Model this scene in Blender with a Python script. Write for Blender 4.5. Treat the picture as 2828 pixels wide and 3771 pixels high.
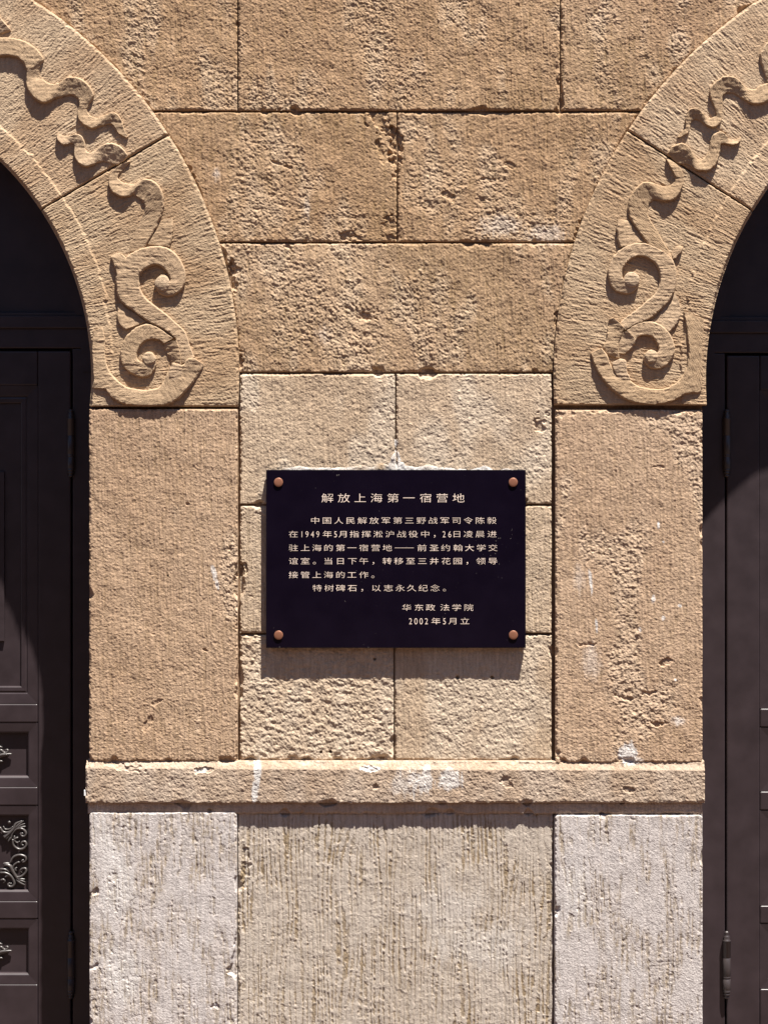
import bpy, bmesh, math, random
import numpy as np

# ------------------------------------------------------------------ camera, sky, sun, exposure
SC = bpy.context.scene
for _o in list(bpy.data.objects):
    bpy.data.objects.remove(_o)
COL = SC.collection
PX = 1193.0                 # photograph pixels per metre on the wall face
CX, CY, CZ = 1414.0, 1885.5, 1.75
CAMD = 6.0
DOOR_Y = 0.28               # depth of the door recess
KD = (CAMD + DOOR_Y) / CAMD

cd = bpy.data.cameras.new('camera')
cam = bpy.data.objects.new('camera', cd)
COL.objects.link(cam)
cam.location = (0, -CAMD, CZ)
cam.rotation_euler = (math.radians(90), 0, 0)
cd.sensor_fit = 'HORIZONTAL'
cd.sensor_width = 36.0
cd.lens = 36.0 * CAMD / (2828.0 / PX)
cd.clip_end = 5000
SC.camera = cam

SUN = (0.69, -1.0, 3.76)    # direction towards the sun
sl = math.sqrt(sum(c * c for c in SUN))
elev = math.asin(SUN[2] / sl)
azim = math.atan2(SUN[0], SUN[1])
w = bpy.data.worlds.new('World')
SC.world = w
w.use_nodes = True
nt = w.node_tree
sky = nt.nodes.new('ShaderNodeTexSky')
sky.sky_type = 'NISHITA'
sky.sun_disc = False
sky.sun_elevation = elev
sky.sun_rotation = azim
sky.air_density = 0.55
sky.dust_density = 0.4
bg = nt.nodes['Background']
bg.inputs['Strength'].default_value = 0.05
nt.links.new(sky.outputs[0], bg.inputs['Color'])

sd = bpy.data.lights.new('sun', 'SUN')
sd.energy = 5.0
sd.angle = math.radians(0.5)
sd.color = (1.0, 0.95, 0.87)
sun = bpy.data.objects.new('sun', sd)
COL.objects.link(sun)
from mathutils import Vector
sun.rotation_euler = Vector(SUN).to_track_quat('Z', 'Y').to_euler()
sun.location = (3, -4, 9)

SC.view_settings.view_transform = 'Standard'
SC.view_settings.look = 'None'
SC.view_settings.gamma = 1.0
SC.view_settings.exposure = 1.5

# ------------------------------------------------------------------ helpers
rng = np.random.default_rng(7)
STEP = 3.0


def wx(sx): return (np.asarray(sx, float) - CX) / PX
def wz(sy): return CZ + (CY - np.asarray(sy, float)) / PX


def link(name, me, mat=None, parent=None):
    o = bpy.data.objects.new(name, me)
    COL.objects.link(o)
    if mat: me.materials.append(mat)
    if parent: o.parent = parent
    return o


def empty(name, label, cat, loc=(0, 0, 0), group=None):
    o = bpy.data.objects.new(name, None)
    COL.objects.link(o)
    o.location = loc
    o.empty_display_size = 0.1
    o['label'] = label
    o['category'] = cat
    if group: o['group'] = group
    return o


def np_mesh(name, V, F, masks=None, smooth=False):
    me = bpy.data.meshes.new(name)
    V = np.ascontiguousarray(V, np.float32)
    F = np.ascontiguousarray(F, np.int32)
    me.vertices.add(len(V)); me.vertices.foreach_set('co', V.ravel())
    me.loops.add(F.size); me.loops.foreach_set('vertex_index', F.ravel())
    me.polygons.add(len(F))
    me.polygons.foreach_set('loop_start', np.arange(0, F.size, F.shape[1], dtype=np.int32))
    me.polygons.foreach_set('use_smooth', np.full(len(F), smooth))
    me.update(calc_edges=True)
    if masks is not None:
        a = me.attributes.new('mask', 'FLOAT_COLOR', 'POINT')
        c = np.ones((len(V), 4), np.float32); c[:, :3] = masks
        a.data.foreach_set('color', c.ravel())
    return me


def grid_faces(nr, nc):
    i = np.arange((nr - 1) * (nc - 1))
    r, c = i // (nc - 1), i % (nc - 1)
    a = r * nc + c
    return np.stack([a, a + nc, a + nc + 1, a + 1], 1)


NH, NW = 1320, 1010
def gn(sx, sy, seed, shape=(NH, NW)):
    """gaussian-filtered noise, sigma in cells, unit variance, tiling"""
    g = np.random.default_rng(seed).standard_normal(shape)
    fy = np.fft.fftfreq(shape[0])[:, None]; fx = np.fft.rfftfreq(shape[1])[None, :]
    f = np.fft.rfft2(g) * np.exp(-2 * np.pi ** 2 * ((fx * sx) ** 2 + (fy * sy) ** 2))
    r = np.fft.irfft2(f, s=shape)
    return (r - r.mean()) / r.std()


def sstep(a, b, x):
    t = np.clip((x - a) / (b - a), 0, 1)
    return t * t * (3 - 2 * t)


N_FINE = gn(.55, .55, 1)
N_A = gn(1.0, 1.0, 2)
N_B = gn(2.2, 1.8, 3)
N_C = gn(5, 5, 4)
N_D = gn(14, 14, 5)
N_COMB = gn(.6, 7, 6)
N_COMB2 = gn(1.3, 18, 7)
N_HATCH = gn(4.0, .6, 8)
N_PATCH = gn(16, 30, 9)
N_PATCH2 = gn(6, 14, 10)
N_BIG = gn(60, 60, 11)
N_PIT = gn(1.5, 1.1, 12)
N_WOB = gn(9, 40, 13)
N_GATE = gn(2.5, 9, 14)


def smp(A, X, Y, ox=0, oy=0):
    """bilinear sample at source pixels"""
    fx = (np.asarray(X) + 90) / STEP + ox; fy = (np.asarray(Y) + 90) / STEP + oy
    ix = np.floor(fx).astype(int); iy = np.floor(fy).astype(int)
    tx = fx - ix; ty = fy - iy
    g = lambda j, i: A[j % A.shape[0], i % A.shape[1]]
    return (g(iy, ix) * (1 - tx) + g(iy, ix + 1) * tx) * (1 - ty) + (g(iy + 1, ix) * (1 - tx) + g(iy + 1, ix + 1) * tx) * ty


# damage on the stones: (x, y, rx, ry, depth mm, rotation)
CHIPS = [(1405, 445, 48, 40, 6, 0), (1425, 520, 38, 70, 6, .1), (1452, 590, 18, 60, 5, 0), (1448, 520, 14, 90, 7, 0),
         (1472, 530, 12, 60, 9, 0), (1290, 868, 38, 22, 6, 0), (1435, 830, 22, 28, 6, 0), (1440, 872, 30, 14, 4, 0),
         (1985, 1572, 26, 22, 6, .3), (1350, 1165, 26, 16, 5, .2), (880, 1340, 22, 36, 9, 0), (850, 1010, 16, 60, 8, -.2),
         (858, 985, 24, 30, 6, 0), (700, 640, 14, 42, 6, -.5), (2125, 845, 14, 26, 8, .4), (2055, 1180, 14, 30, 9, 0),
         (1030, 600, 40, 8, 3.5, .4), (1150, 700, 22, 8, 3.5, .3), (1890, 610, 36, 14, 4, .2), (1800, 660, 30, 12, 4, .3),
         (1650, 720, 36, 12, 4, .3), (1330, 1160, 60, 30, 3, .2), (1385, 2650, 20, 8, 3, 0),
         (2445, 2440, 36, 12, 6, -.2), (2400, 2550, 46, 9, 6, -.1), (2410, 2662, 34, 10, 7, 0), (2310, 2570, 40, 12, 4, .4),
         (2160, 2370, 24, 7, 3, 0), (2420, 1720, 22, 5, 3, 0), (690, 1857, 10, 9, 6, 0), (888, 2110, 14, 26, 9, .4),
         (880, 2312, 10, 12, 8, 0), (545, 2665, 12, 40, 4, .4), (570, 2590, 26, 10, 3, -.4), (760, 2395, 12, 5, 4, .5),
         (1383, 2893, 12, 12, 7, 0), (1860, 2880, 20, 24, 5, 0), (2310, 2905, 20, 12, 6, .4), (750, 2835, 40, 10, 6, -.2),
         (470, 2825, 70, 14, 5, .15), (1365, 2830, 30, 10, 6, 0), (2070, 1525, 60, 10, 4, 0), (2250, 1512, 90, 8, 5, 0),
         (2530, 1512, 60, 12, 6, 0), (795, 3705, 18, 14, 4, 0), (2040, 3080, 10, 8, 3, 0), (905, 3200, 14, 90, 4, 0)]
HOLES = [(1685, 2496, 6), (1812, 2496, 6), (1182, 2771, 5), (1217, 2770, 5.5), (1380, 2428, 4), (620, 2120, 3)]
# pale mortar and paint marks: (x, y, rx, ry, rotation, strength)
WHITES = [(948, 2850, 13, 70, .08, 1), (940, 2900, 10, 50, .05, 1), (1560, 2880, 60, 55, 0, .8), (1650, 2870, 55, 40, 0, .85),
          (1480, 2890, 60, 40, 0, .5), (2300, 2775, 42, 32, 0, .9), (2330, 2800, 40, 16, 0, .7), (790, 2110, 10, 30, -.25, .8),
          (802, 2150, 7, 22, -.2, .8), (2172, 2140, 7, 55, -.1, .9), (2194, 2300, 6, 36, -.1, .9), (2422, 1935, 5, 14, 0, .9),
          (2440, 1995, 6, 6, 0, 1), (2403, 2205, 7, 14, 0, .8), (2501, 2230, 5, 5, 0, 1), (2440, 2275, 6, 8, 0, .8),
          (2355, 2318, 5, 8, 0, .7), (2486, 2503, 6, 7, 0, .9), (2500, 2655, 26, 20, 0, .6), (2130, 2140, 30, 60, 0, .25),
          (1365, 2828, 34, 9, 0, 1), (745, 2835, 30, 8, -.2, 1), (800, 640, 16, 34, 0, .4),
          (1130, 760, 12, 40, 0, .25), (1860, 830, 100, 40, 0, .3),
          (2000, 860, 80, 40, 0, .35), (1190, 1230, 30, 40, 0, .2),
          (2180, 2450, 40, 80, 0, .3),
          (440, 3580, 90, 110, 0, .5), (420, 3230, 70, 160, 0, .45), (380, 3060, 40, 90, 0, .5),
          (1640, 3340, 160, 120, 0, .3), (1750, 3480, 220, 90, 0, .35), (795, 3700, 18, 12, 0, 1), (2120, 3250, 50, 160, 0, .35)]


def ell(X, Y, e):
    x, y, rx, ry = e[0], e[1], e[2], e[3]; a = e[-1]
    dx, dy = X - x, Y - y
    c, s = math.cos(a), math.sin(a)
    return np.hypot((dx * c + dy * s) / rx, (-dx * s + dy * c) / ry)


def damage(X, Y, h, white):
    bx0, bx1, by0, by1 = X.min(), X.max(), Y.min(), Y.max()
    n = smp(N_B, X, Y, 40, 11) * .28 + smp(N_A, X, Y, 9, 70) * .12
    for e in CHIPS:
        if e[0] + 3 * e[2] < bx0 or e[0] - 3 * e[2] > bx1 or e[1] + 3 * e[3] < by0 or e[1] - 3 * e[3] > by1: continue
        r = ell(X, Y, e) + n
        m = 1 - sstep(.75, 1.05, r)
        h -= m * (e[4] * .75 + .9 * smp(N_B, X, Y, 5, 5))
    for (x, y, r) in HOLES:
        h -= 12 * (1 - sstep(r - 1.5, r + 1.5, np.hypot(X - x, Y - y)))
    n2 = smp(N_PATCH2, X, Y, 5, 40) * .22 + smp(N_COMB, X, Y) * .13 + smp(N_A, X, Y, 3, 3) * .12
    for e in WHITES:
        if e[0] + 3 * e[2] < bx0 or e[0] - 3 * e[2] > bx1 or e[1] + 3 * e[3] < by0 or e[1] - 3 * e[3] > by1: continue
        r = ell(X, Y, (e[0], e[1], e[2], e[3], e[4])) + n2
        soft = .35 if e[5] >= .8 else .8
        np.maximum(white, e[5] * (1 - sstep(1 - soft, 1 + soft * .3, r)), out=white)
    return h, white


WORN = [(1000, 600, 230, 240, 1.5), (1290, 800, 130, 100, 1.4), (1640, 690, 210, 160, 1.5), (1900, 830, 230, 70, 1.5), (1560, 480, 140, 60, 1.0),
        (1040, 1110, 280, 220, 1.3), (1360, 1180, 160, 140, 1.6), (1960, 1280, 180, 90, 1.3), (1550, 1260, 200, 80, .9), (870, 800, 60, 120, 1.2),
        (2140, 790, 60, 90, 1.3), (1280, 560, 60, 150, -1.6), (1420, 700, 60, 160, -1.6), (700, 500, 70, 100, -1.5), (1800, 480, 260, 60, -1.2), (2280, 2480, 170, 180, 1.6), (2260, 2050, 90, 160, .9)]


def worn_bias(X, Y):
    b = np.zeros_like(X)
    for (x, y, rx, ry, a) in WORN:
        b += a * np.exp(-(((X - x) / rx) ** 2 + ((Y - y) / ry) ** 2) * 1.2)
    return b


def style_height(style, X, Y, seed):
    """stone surface: height in mm, worn mask, dirt mask"""
    ox, oy = (seed * 137) % 900, (seed * 71) % 1100
    S = lambda A: smp(A, X, Y, ox, oy)
    z = np.zeros_like(X)
    if style == 'wall':         # combed sandstone with weathered pitted patches
        p = sstep(.1, 1.25, .55 * S(N_PATCH) + .5 * S(N_PATCH2) + .15 * S(N_A) + worn_bias(X, Y))
        gate = sstep(-.3, .9, S(N_GATE))
        smooth = .34 * S(N_FINE) + .26 * S(N_A) + .52 * S(N_COMB) * (.4 + .9 * gate) + .2 * S(N_B) - .5 * np.clip(S(N_PIT) - 1.6, 0, 3)
        rough = .52 * S(N_A) + .5 * S(N_B) + .62 * S(N_FINE) + .42 * S(N_COMB) - .75 * np.clip(S(N_PIT) - 1.0, 0, 3)
        h = smooth * (1 - p) + (rough - .5) * p + .4 * S(N_C) + .8 * S(N_D)
        return h, (p * (.25 + .4 * sstep(-.5, 1.5, S(N_PATCH2)))), .2 * sstep(.2, 1.6, S(N_BIG)) + .16 * np.clip(-S(N_COMB) - .3 * S(N_A), 0, 2)
    if style == 'cream':        # softer, rubbed pale stone
        p = sstep(-.5, .7, S(N_PATCH) + .3 * S(N_PATCH2))
        rough = .38 * S(N_A) + .36 * S(N_B) + .36 * S(N_FINE) - .6 * np.clip(S(N_PIT) - 1.2, 0, 3)
        smooth = .28 * S(N_FINE) + .24 * S(N_A) + .42 * S(N_COMB) + .16 * S(N_B)
        return smooth * (1 - p) + (rough - .4) * p + .35 * S(N_C) + .5 * S(N_D), p, z
    if style == 'rubble':       # strongly roughened
        h = .55 * S(N_A) + .6 * S(N_B) + .42 * S(N_FINE) + .5 * S(N_C) - .7 * np.clip(S(N_PIT) - 1.0, 0, 3)
        return h, .6 + .25 * S(N_PATCH2).clip(-1, 1), z
    if style == 'pier':         # fine pecked sandstone
        p = sstep(.75, 1.5, .7 * S(N_PATCH) + .35 * S(N_PATCH2) + worn_bias(X, Y))
        h = .27 * S(N_FINE) + .22 * S(N_A) + .46 * S(N_COMB) + .14 * S(N_B) + .3 * S(N_C) + .5 * S(N_D)
        h = h + p * (.45 * S(N_B) + .35 * S(N_A) + .2 * S(N_FINE) - .6) - .7 * np.clip(S(N_PIT) - 2.0, 0, 3)
        return h, .15 + .5 * p, .13 * np.clip(-S(N_COMB) - .4 * S(N_A), 0, 2)
    if style == 'ledge':
        h = .3 * S(N_A) + .3 * S(N_B) + .3 * S(N_FINE) + .3 * S(N_C) - .5 * np.clip(S(N_PIT) - 1.5, 0, 3)
        return h, .45 + .3 * S(N_PATCH2).clip(-1, 1), z
    if style == 'plinth':       # pale, broad vertical tooling half worn away
        p = sstep(-.9, .6, S(N_PATCH2) + .8 * S(N_COMB2) + .25 * S(N_PATCH))
        g = np.clip(S(N_COMB) + .45 * S(N_A) + .25 * S(N_FINE) - .2, 0, 2.5)
        ph = (X + S(N_WOB) * 9 + 4 * S(N_COMB2)) / 24.0
        tri = np.abs((ph % 1.0) - .5) * 2
        gl = (1 - sstep(.06, .34, tri + .1 * S(N_A) + .1 * S(N_B))) * sstep(-.5, .8, S(N_GATE) + .7 * S(N_PATCH2) + .2)
        h = .15 * S(N_FINE) + .1 * S(N_A) - p * (.5 * g - .3 * S(N_A).clip(-2, 0)) + .2 * S(N_B) * p + .3 * S(N_C) - 1.2 * gl
        return h, .35 + .4 * (1 - p), np.clip(p * (.2 * g + .05 + .16 * np.clip(S(N_FINE) + S(N_COMB) + .8 * S(N_B) - .4, 0, 2)) + .5 * gl, 0, .8)
    if style == 'panel':        # close vertical drove lines
        wob = S(N_WOB) * 8.0
        per = 18.0
        ph = (X + wob + 3 * smp(N_COMB2, X, Y, ox, oy)) / per
        tri = np.abs((ph % 1.0) - .5) * 2
        depth = .75 + .35 * sstep(-.7, .9, S(N_GATE) + .4 * S(N_PATCH2))
        fade = .5 + .5 * sstep(-1.6, .2, S(N_PATCH2) + .5 * S(N_PATCH))
        g = 1 - sstep(.12, .5, tri + .09 * S(N_A) + .05 * S(N_FINE) + .1 * S(N_B))
        g = g * depth * fade
        h = -1.7 * g * (1 + .3 * S(N_B)) + .12 * S(N_A) + .12 * S(N_FINE) + .13 * S(N_COMB) + .2 * S(N_B) * fade + .3 * S(N_C)
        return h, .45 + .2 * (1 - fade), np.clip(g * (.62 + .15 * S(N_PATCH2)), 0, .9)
    if style == 'plain':
        return .3 * S(N_C) + .5 * S(N_D), z + .3, z
    raise ValueError(style)


# arch curves in photograph pixels: centre and radius of the inner and outer edge
ARCH = {'L': dict(ci=(-773.9, 1389.1), ri=1110.4, co=(-751.0, 1377.2), ro=1632.5, sgn=1, rim=95),
        'R': dict(ci=(3812.0, 1402.2), ri=1213.5, co=(3702.2, 1392.5), ro=1664.3, sgn=-1, rim=108)}


def block(name, x0, x1, y0, y1, lift, style, mat, seed, parent, step=STEP, gap=2.6, clips='', depth=.03, label=None, profile=None,
          chip=1.0, corner=0):
    x0 += gap; x1 -= gap; y0 += gap; y1 -= gap
    nx = max(3, int(round((x1 - x0) / step)) + 1); ny = max(3, int(round((y1 - y0) / step)) + 1)
    X, Y = np.meshgrid(np.linspace(x0, x1, nx), np.linspace(y0, y1, ny))
    h, worn, dirt = style_height(style, X, Y, seed)
    white = np.zeros_like(X)
    d = np.minimum(np.minimum(X - x0, x1 - X), np.minimum(Y - y0, y1 - Y))
    if corner:
        ddx = corner - np.minimum(X - x0, x1 - X); ddy = corner - np.minimum(Y - y0, y1 - Y)
        cc = corner - np.hypot(ddx.clip(0), ddy.clip(0))
        d = np.where((ddx > 0) & (ddy > 0), np.minimum(d, cc), d)
    keep = np.ones_like(X, bool)
    for c in clips:
        A = ARCH[c]
        r = np.hypot(X - A['co'][0], Y - A['co'][1]) - A['ro']
        d = np.minimum(d, r + 2)
        keep &= r > -14
    if step <= 6:
        rag = 1.7 * smp(N_A, X, Y, 31, 17) + 1.9 * smp(N_C, X, Y, 3, 90) + .8 * smp(N_D, X, Y, 60, 20)
        big = np.clip(smp(N_PATCH2, X, Y, 200, 333) + .6 * smp(N_C, X, Y, 77, 50) - 1.2, 0, 1.2) * 13 * chip
        dd = d - rag.clip(-3, 3) - big
        h = h - 3.2 * (1 - sstep(0, 6.5, dd)) - 9 * (1 - sstep(-9, 1.0, dd))
        if corner: h = h - 14 * (1 - sstep(-2, 2, d))
        h, white = damage(X, Y, h, white)
    if profile is not None: h = h + profile(X, Y)
    P = lambda A: np.pad(A, 1, mode='edge')
    Yw = P(-(lift + h) / 1000.0)
    Yw[0, :] = Yw[-1, :] = depth; Yw[:, 0] = Yw[:, -1] = depth
    XP, YP = P(X), P(Y)
    V = np.stack([wx(XP), Yw, wz(YP)], -1).reshape(-1, 3)
    M = np.stack([P(worn), P(white), P(dirt)], -1).reshape(-1, 3)
    F = grid_faces(ny + 2, nx + 2)
    if clips:
        k = P(keep).ravel()
        F = F[k[F].any(1)]
        used = np.unique(F); mp = np.zeros(len(V), int); mp[used] = np.arange(len(used))
        V, M, F = V[used], M[used], mp[F]
    o = link(name, np_mesh(name, V, F, M.clip(0, 1)), mat, parent)
    if label: o['label'] = label
    return o


# ------------------------------------------------------------------ materials
def new_mat(name):
    m = bpy.data.materials.new(name); m.use_nodes = True
    return m, m.node_tree, m.node_tree.nodes['Principled BSDF']


def stone(name, c_a, c_b, c_worn, c_dirt=(.16, .10, .035), c_white=(.62, .60, .58), scale=3.0, streak=1.0, seed=0.0):
    m, t, b = new_mat(name)
    N, L = t.nodes.new, t.links.new
    b.inputs['Roughness'].default_value = .95
    b.inputs['Specular IOR Level'].default_value = .12
    tc = N('ShaderNodeTexCoord')
    mp = N('ShaderNodeMapping'); mp.inputs['Location'].default_value = (seed, 0, seed * 2)
    mp.inputs['Scale'].default_value = (1, 1, .45)
    L(tc.outputs['Object'], mp.inputs['Vector'])
    n1 = N('ShaderNodeTexNoise'); n1.inputs['Scale'].default_value = scale; n1.inputs['Detail'].default_value = 8; n1.inputs['Roughness'].default_value = .65
    L(mp.outputs[0], n1.inputs['Vector'])
    r1 = N('ShaderNodeMapRange'); r1.inputs[1].default_value = .33; r1.inputs[2].default_value = .67
    L(n1.outputs['Fac'], r1.inputs[0])
    mix = N('ShaderNodeMix'); mix.data_type = 'RGBA'
    mix.inputs[6].default_value = (*c_a, 1); mix.inputs[7].default_value = (*c_b, 1)
    L(r1.outputs[0], mix.inputs[0])
    # fine vertical streaks and grain
    mp2 = N('ShaderNodeMapping'); mp2.inputs['Scale'].default_value = (1, 1, .12); L(tc.outputs['Object'], mp2.inputs['Vector'])
    n2 = N('ShaderNodeTexNoise'); n2.inputs['Scale'].default_value = 130; n2.inputs['Detail'].default_value = 5; L(mp2.outputs[0], n2.inputs['Vector'])
    n3 = N('ShaderNodeTexNoise'); n3.inputs['Scale'].default_value = 300; n3.inputs['Detail'].default_value = 3; L(tc.outputs['Object'], n3.inputs['Vector'])
    ad = N('ShaderNodeMath'); ad.operation = 'ADD'; L(n2.outputs['Fac'], ad.inputs[0]); L(n3.outputs['Fac'], ad.inputs[1])
    r2 = N('ShaderNodeMapRange'); r2.inputs[1].default_value = .7; r2.inputs[2].default_value = 1.3
    r2.inputs[3].default_value = 1 - .26 * streak; r2.inputs[4].default_value = 1 + .24 * streak
    L(ad.outputs[0], r2.inputs[0])
    at = N('ShaderNodeAttribute'); at.attribute_name = 'mask'
    sp = N('ShaderNodeSeparateColor'); L(at.outputs['Color'], sp.inputs[0])
    last = mix.outputs[2]
    for ch, col, amt in ((0, c_worn, .75), (2, c_dirt, .9), (1, c_white, .85)):
        mu = N('ShaderNodeMath'); mu.operation = 'MULTIPLY'; mu.inputs[1].default_value = amt; L(sp.outputs[ch], mu.inputs[0])
        mx = N('ShaderNodeMix'); mx.data_type = 'RGBA'; mx.inputs[7].default_value = (*col, 1)
        L(mu.outputs[0], mx.inputs[0]); L(last, mx.inputs[6]); last = mx.outputs[2]
    oi = N('ShaderNodeObjectInfo')
    hs = N('ShaderNodeHueSaturation')
    r4 = N('ShaderNodeMapRange'); r4.inputs[3].default_value = .92; r4.inputs[4].default_value = 1.07; L(oi.outputs['Random'], r4.inputs[0]); L(r4.outputs[0], hs.inputs['Value'])
    r5 = N('ShaderNodeMapRange'); r5.inputs[3].default_value = 1.02; r5.inputs[4].default_value = .93; L(oi.outputs['Random'], r5.inputs[0]); L(r5.outputs[0], hs.inputs['Saturation'])
    L(last, hs.inputs['Color']); last = hs.outputs[0]
    vm = N('ShaderNodeVectorMath'); vm.operation = 'SCALE'; L(last, vm.inputs[0]); L(r2.outputs[0], vm.inputs['Scale'])
    L(vm.outputs[0], b.inputs['Base Color'])
    bp = N('ShaderNodeBump'); bp.inputs['Strength'].default_value = .8; bp.inputs['Distance'].default_value = .0016
    L(n3.outputs['Fac'], bp.inputs['Height']); L(bp.outputs[0], b.inputs['Normal'])
    return m


def paint(name, col, rough, metallic=0.0, spec=.5, var=.25, bump=.0):
    m, t, b = new_mat(name)
    N, L = t.nodes.new, t.links.new
    tc = N('ShaderNodeTexCoord')
    n = N('ShaderNodeTexNoise'); n.inputs['Scale'].default_value = 14; n.inputs['Detail'].default_value = 7
    L(tc.outputs['Object'], n.inputs['Vector'])
    r = N('ShaderNodeMapRange'); r.inputs[3].default_value = 1 - var; r.inputs[4].default_value = 1 + var
    r.inputs[1].default_value = .3; r.inputs[2].default_value = .7
    L(n.outputs['Fac'], r.inputs[0])
    v = N('ShaderNodeVectorMath'); v.operation = 'SCALE'; v.inputs[0].default_value = col
    L(r.outputs[0], v.inputs['Scale']); L(v.outputs[0], b.inputs['Base Color'])
    r3 = N('ShaderNodeMapRange'); r3.inputs[3].default_value = rough - .06; r3.inputs[4].default_value = rough + .06
    L(n.outputs['Fac'], r3.inputs[0]); L(r3.outputs[0], b.inputs['Roughness'])
    b.inputs['Metallic'].default_value = metallic
    b.inputs['Specular IOR Level'].default_value = spec
    if bump:
        n4 = N('ShaderNodeTexNoise'); n4.inputs['Scale'].default_value = 300; L(tc.outputs['Object'], n4.inputs['Vector'])
        bp = N('ShaderNodeBump'); bp.inputs['Strength'].default_value = bump; bp.inputs['Distance'].default_value = .001
        L(n4.outputs['Fac'], bp.inputs['Height']); L(bp.outputs[0], b.inputs['Normal'])
    return m


M_WALL = stone('sandstone_wall', (.325, .205, .12), (.41, .278, .172), (.45, .345, .245), seed=.3)
M_WALL_B = stone('sandstone_wall_grey', (.325, .21, .125), (.41, .285, .18), (.45, .35, .25), seed=2.3)
M_ARCH = stone('sandstone_arch', (.325, .213, .126), (.40, .28, .177), (.43, .33, .225), streak=.7, seed=4.0)
M_PIER = stone('sandstone_pier', (.34, .222, .138), (.41, .284, .187), (.44, .335, .24), seed=5.0)
M_CREAM = stone('sandstone_cream', (.37, .268, .178), (.44, .335, .235), (.46, .375, .285), seed=6.0)
M_LEDGE = stone('sandstone_ledge', (.34, .24, .165), (.43, .33, .245), (.45, .37, .30), seed=7.0)
M_PLINTH = stone('plinth_stone', (.40, .345, .315), (.475, .43, .408), (.50, .463, .45), c_dirt=(.24, .175, .095), seed=8.0)
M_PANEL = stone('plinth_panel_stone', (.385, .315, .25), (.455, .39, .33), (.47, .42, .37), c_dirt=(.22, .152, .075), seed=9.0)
M_MORTAR = stone('mortar', (.20, .125, .075), (.28, .19, .12), (.3, .22, .15), seed=11.0)
M_DOOR = paint('dark_brown_door_paint', (.030, .0205, .0235), .42, spec=.45, var=.2)
M_HINGE = paint('hinge_iron', (.035, .027, .028), .38, spec=.6, var=.1)
M_ORN = paint('ornament_iron', (.06, .052, .05), .38, spec=.7, var=.1)
M_SLAB = paint('black_granite', (.0045, .0026, .0078), .2, spec=.28, var=.12)
_t = M_SLAB.node_tree; _b = _t.nodes['Principled BSDF']
_src = _b.inputs['Base Color'].links[0].from_socket
_tc = _t.nodes.new('ShaderNodeTexCoord'); _n = _t.nodes.new('ShaderNodeTexNoise'); _n.inputs['Scale'].default_value = 130; _n.inputs['Detail'].default_value = 2
_n2 = _t.nodes.new('ShaderNodeTexNoise'); _n2.inputs['Scale'].default_value = 5
_t.links.new(_tc.outputs['Object'], _n.inputs['Vector']); _t.links.new(_tc.outputs['Object'], _n2.inputs['Vector'])
_m = _t.nodes.new('ShaderNodeMath'); _m.operation = 'MULTIPLY_ADD'; _m.inputs[1].default_value = .45; _t.links.new(_n2.outputs['Fac'], _m.inputs[0]); _t.links.new(_n.outputs['Fac'], _m.inputs[2])
_r = _t.nodes.new('ShaderNodeMapRange'); _r.inputs[1].default_value = 1.01; _r.inputs[2].default_value = 1.08; _t.links.new(_m.outputs[0], _r.inputs[0])
_mx = _t.nodes.new('ShaderNodeMix'); _mx.data_type = 'RGBA'; _mx.inputs[7].default_value = (.16, .14, .13, 1)
_t.links.new(_r.outputs[0], _mx.inputs[0]); _t.links.new(_src, _mx.inputs[6]); _t.links.new(_mx.outputs[2], _b.inputs['Base Color'])
M_GOLD = paint('inscription_gilding', (.78, .64, .54), .5, var=.22)
M_COPPER = paint('copper_cap', (.27, .115, .068), .45, metallic=.3, var=.15)
M_GROUND = paint('paving', (.07, .042, .03), .9, spec=.2, var=.15)
M_CLIP = paint('white_plastic', (.75, .75, .75), .5, var=.02)

# ------------------------------------------------------------------ ground
bm = bmesh.new()
bmesh.ops.create_grid(bm, x_segments=1, y_segments=1, size=400)
me = bpy.data.meshes.new('pavement'); bm.to_mesh(me); bm.free()
g = link('pavement', me, M_GROUND); g['kind'] = 'structure'
g['label'] = 'grey paved ground in front of the wall'; g['category'] = 'pavement'

# added building, unseen behind the camera, that blocks low sky and deepens the shadows
M_FACADE = paint('sky_blocker_facade', (.10, .06, .04), .9, spec=.1, var=.2)
M_GLASS = paint('dark_window_glass', (.02, .02, .025), .15, spec=.5, var=.1)
OPP = empty('sky_blocker_building', 'unseen low brown building added to block sky light', 'building', (0, -15, 0))
bm = bmesh.new()
m_ = bmesh.ops.create_cube(bm, size=1)
for v in m_['verts']: v.co = (v.co.x * 60, v.co.y * 6 - 3.0, v.co.z * 6 + 3)
me = bpy.data.meshes.new('wall'); bm.to_mesh(me); bm.free(); link('wall', me, M_FACADE, OPP)  # main mass of the added sky blocker
bm = bmesh.new()
m_ = bmesh.ops.create_cube(bm, size=1)
for v in m_['verts']: v.co = (v.co.x * 61, v.co.y * 7 - 3.0, v.co.z * .4 + 6.2)
me = bpy.data.meshes.new('blocker_cornice'); bm.to_mesh(me); bm.free(); link('blocker_cornice', me, M_FACADE, OPP)
for fl in range(1):
    for k in range(-7, 8):
        bm = bmesh.new()
        m_ = bmesh.ops.create_cube(bm, size=1)
        for v in m_['verts']: v.co = (v.co.x * 1.3 + k * 3.8, v.co.y * .1 + .02, v.co.z * 2.1 + 2.6)
        me = bpy.data.meshes.new('blocker_window'); bm.to_mesh(me); bm.free(); link('blocker_window', me, M_GLASS, OPP)

# ------------------------------------------------------------------ stone wall
WALL = empty('stone_wall', 'tan sandstone wall with two carved arches, pale plinth and moulded ledge', 'wall', (0, 0, 0))
WALL['kind'] = 'thing'
GROUND_SY = CY + CZ * PX


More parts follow.
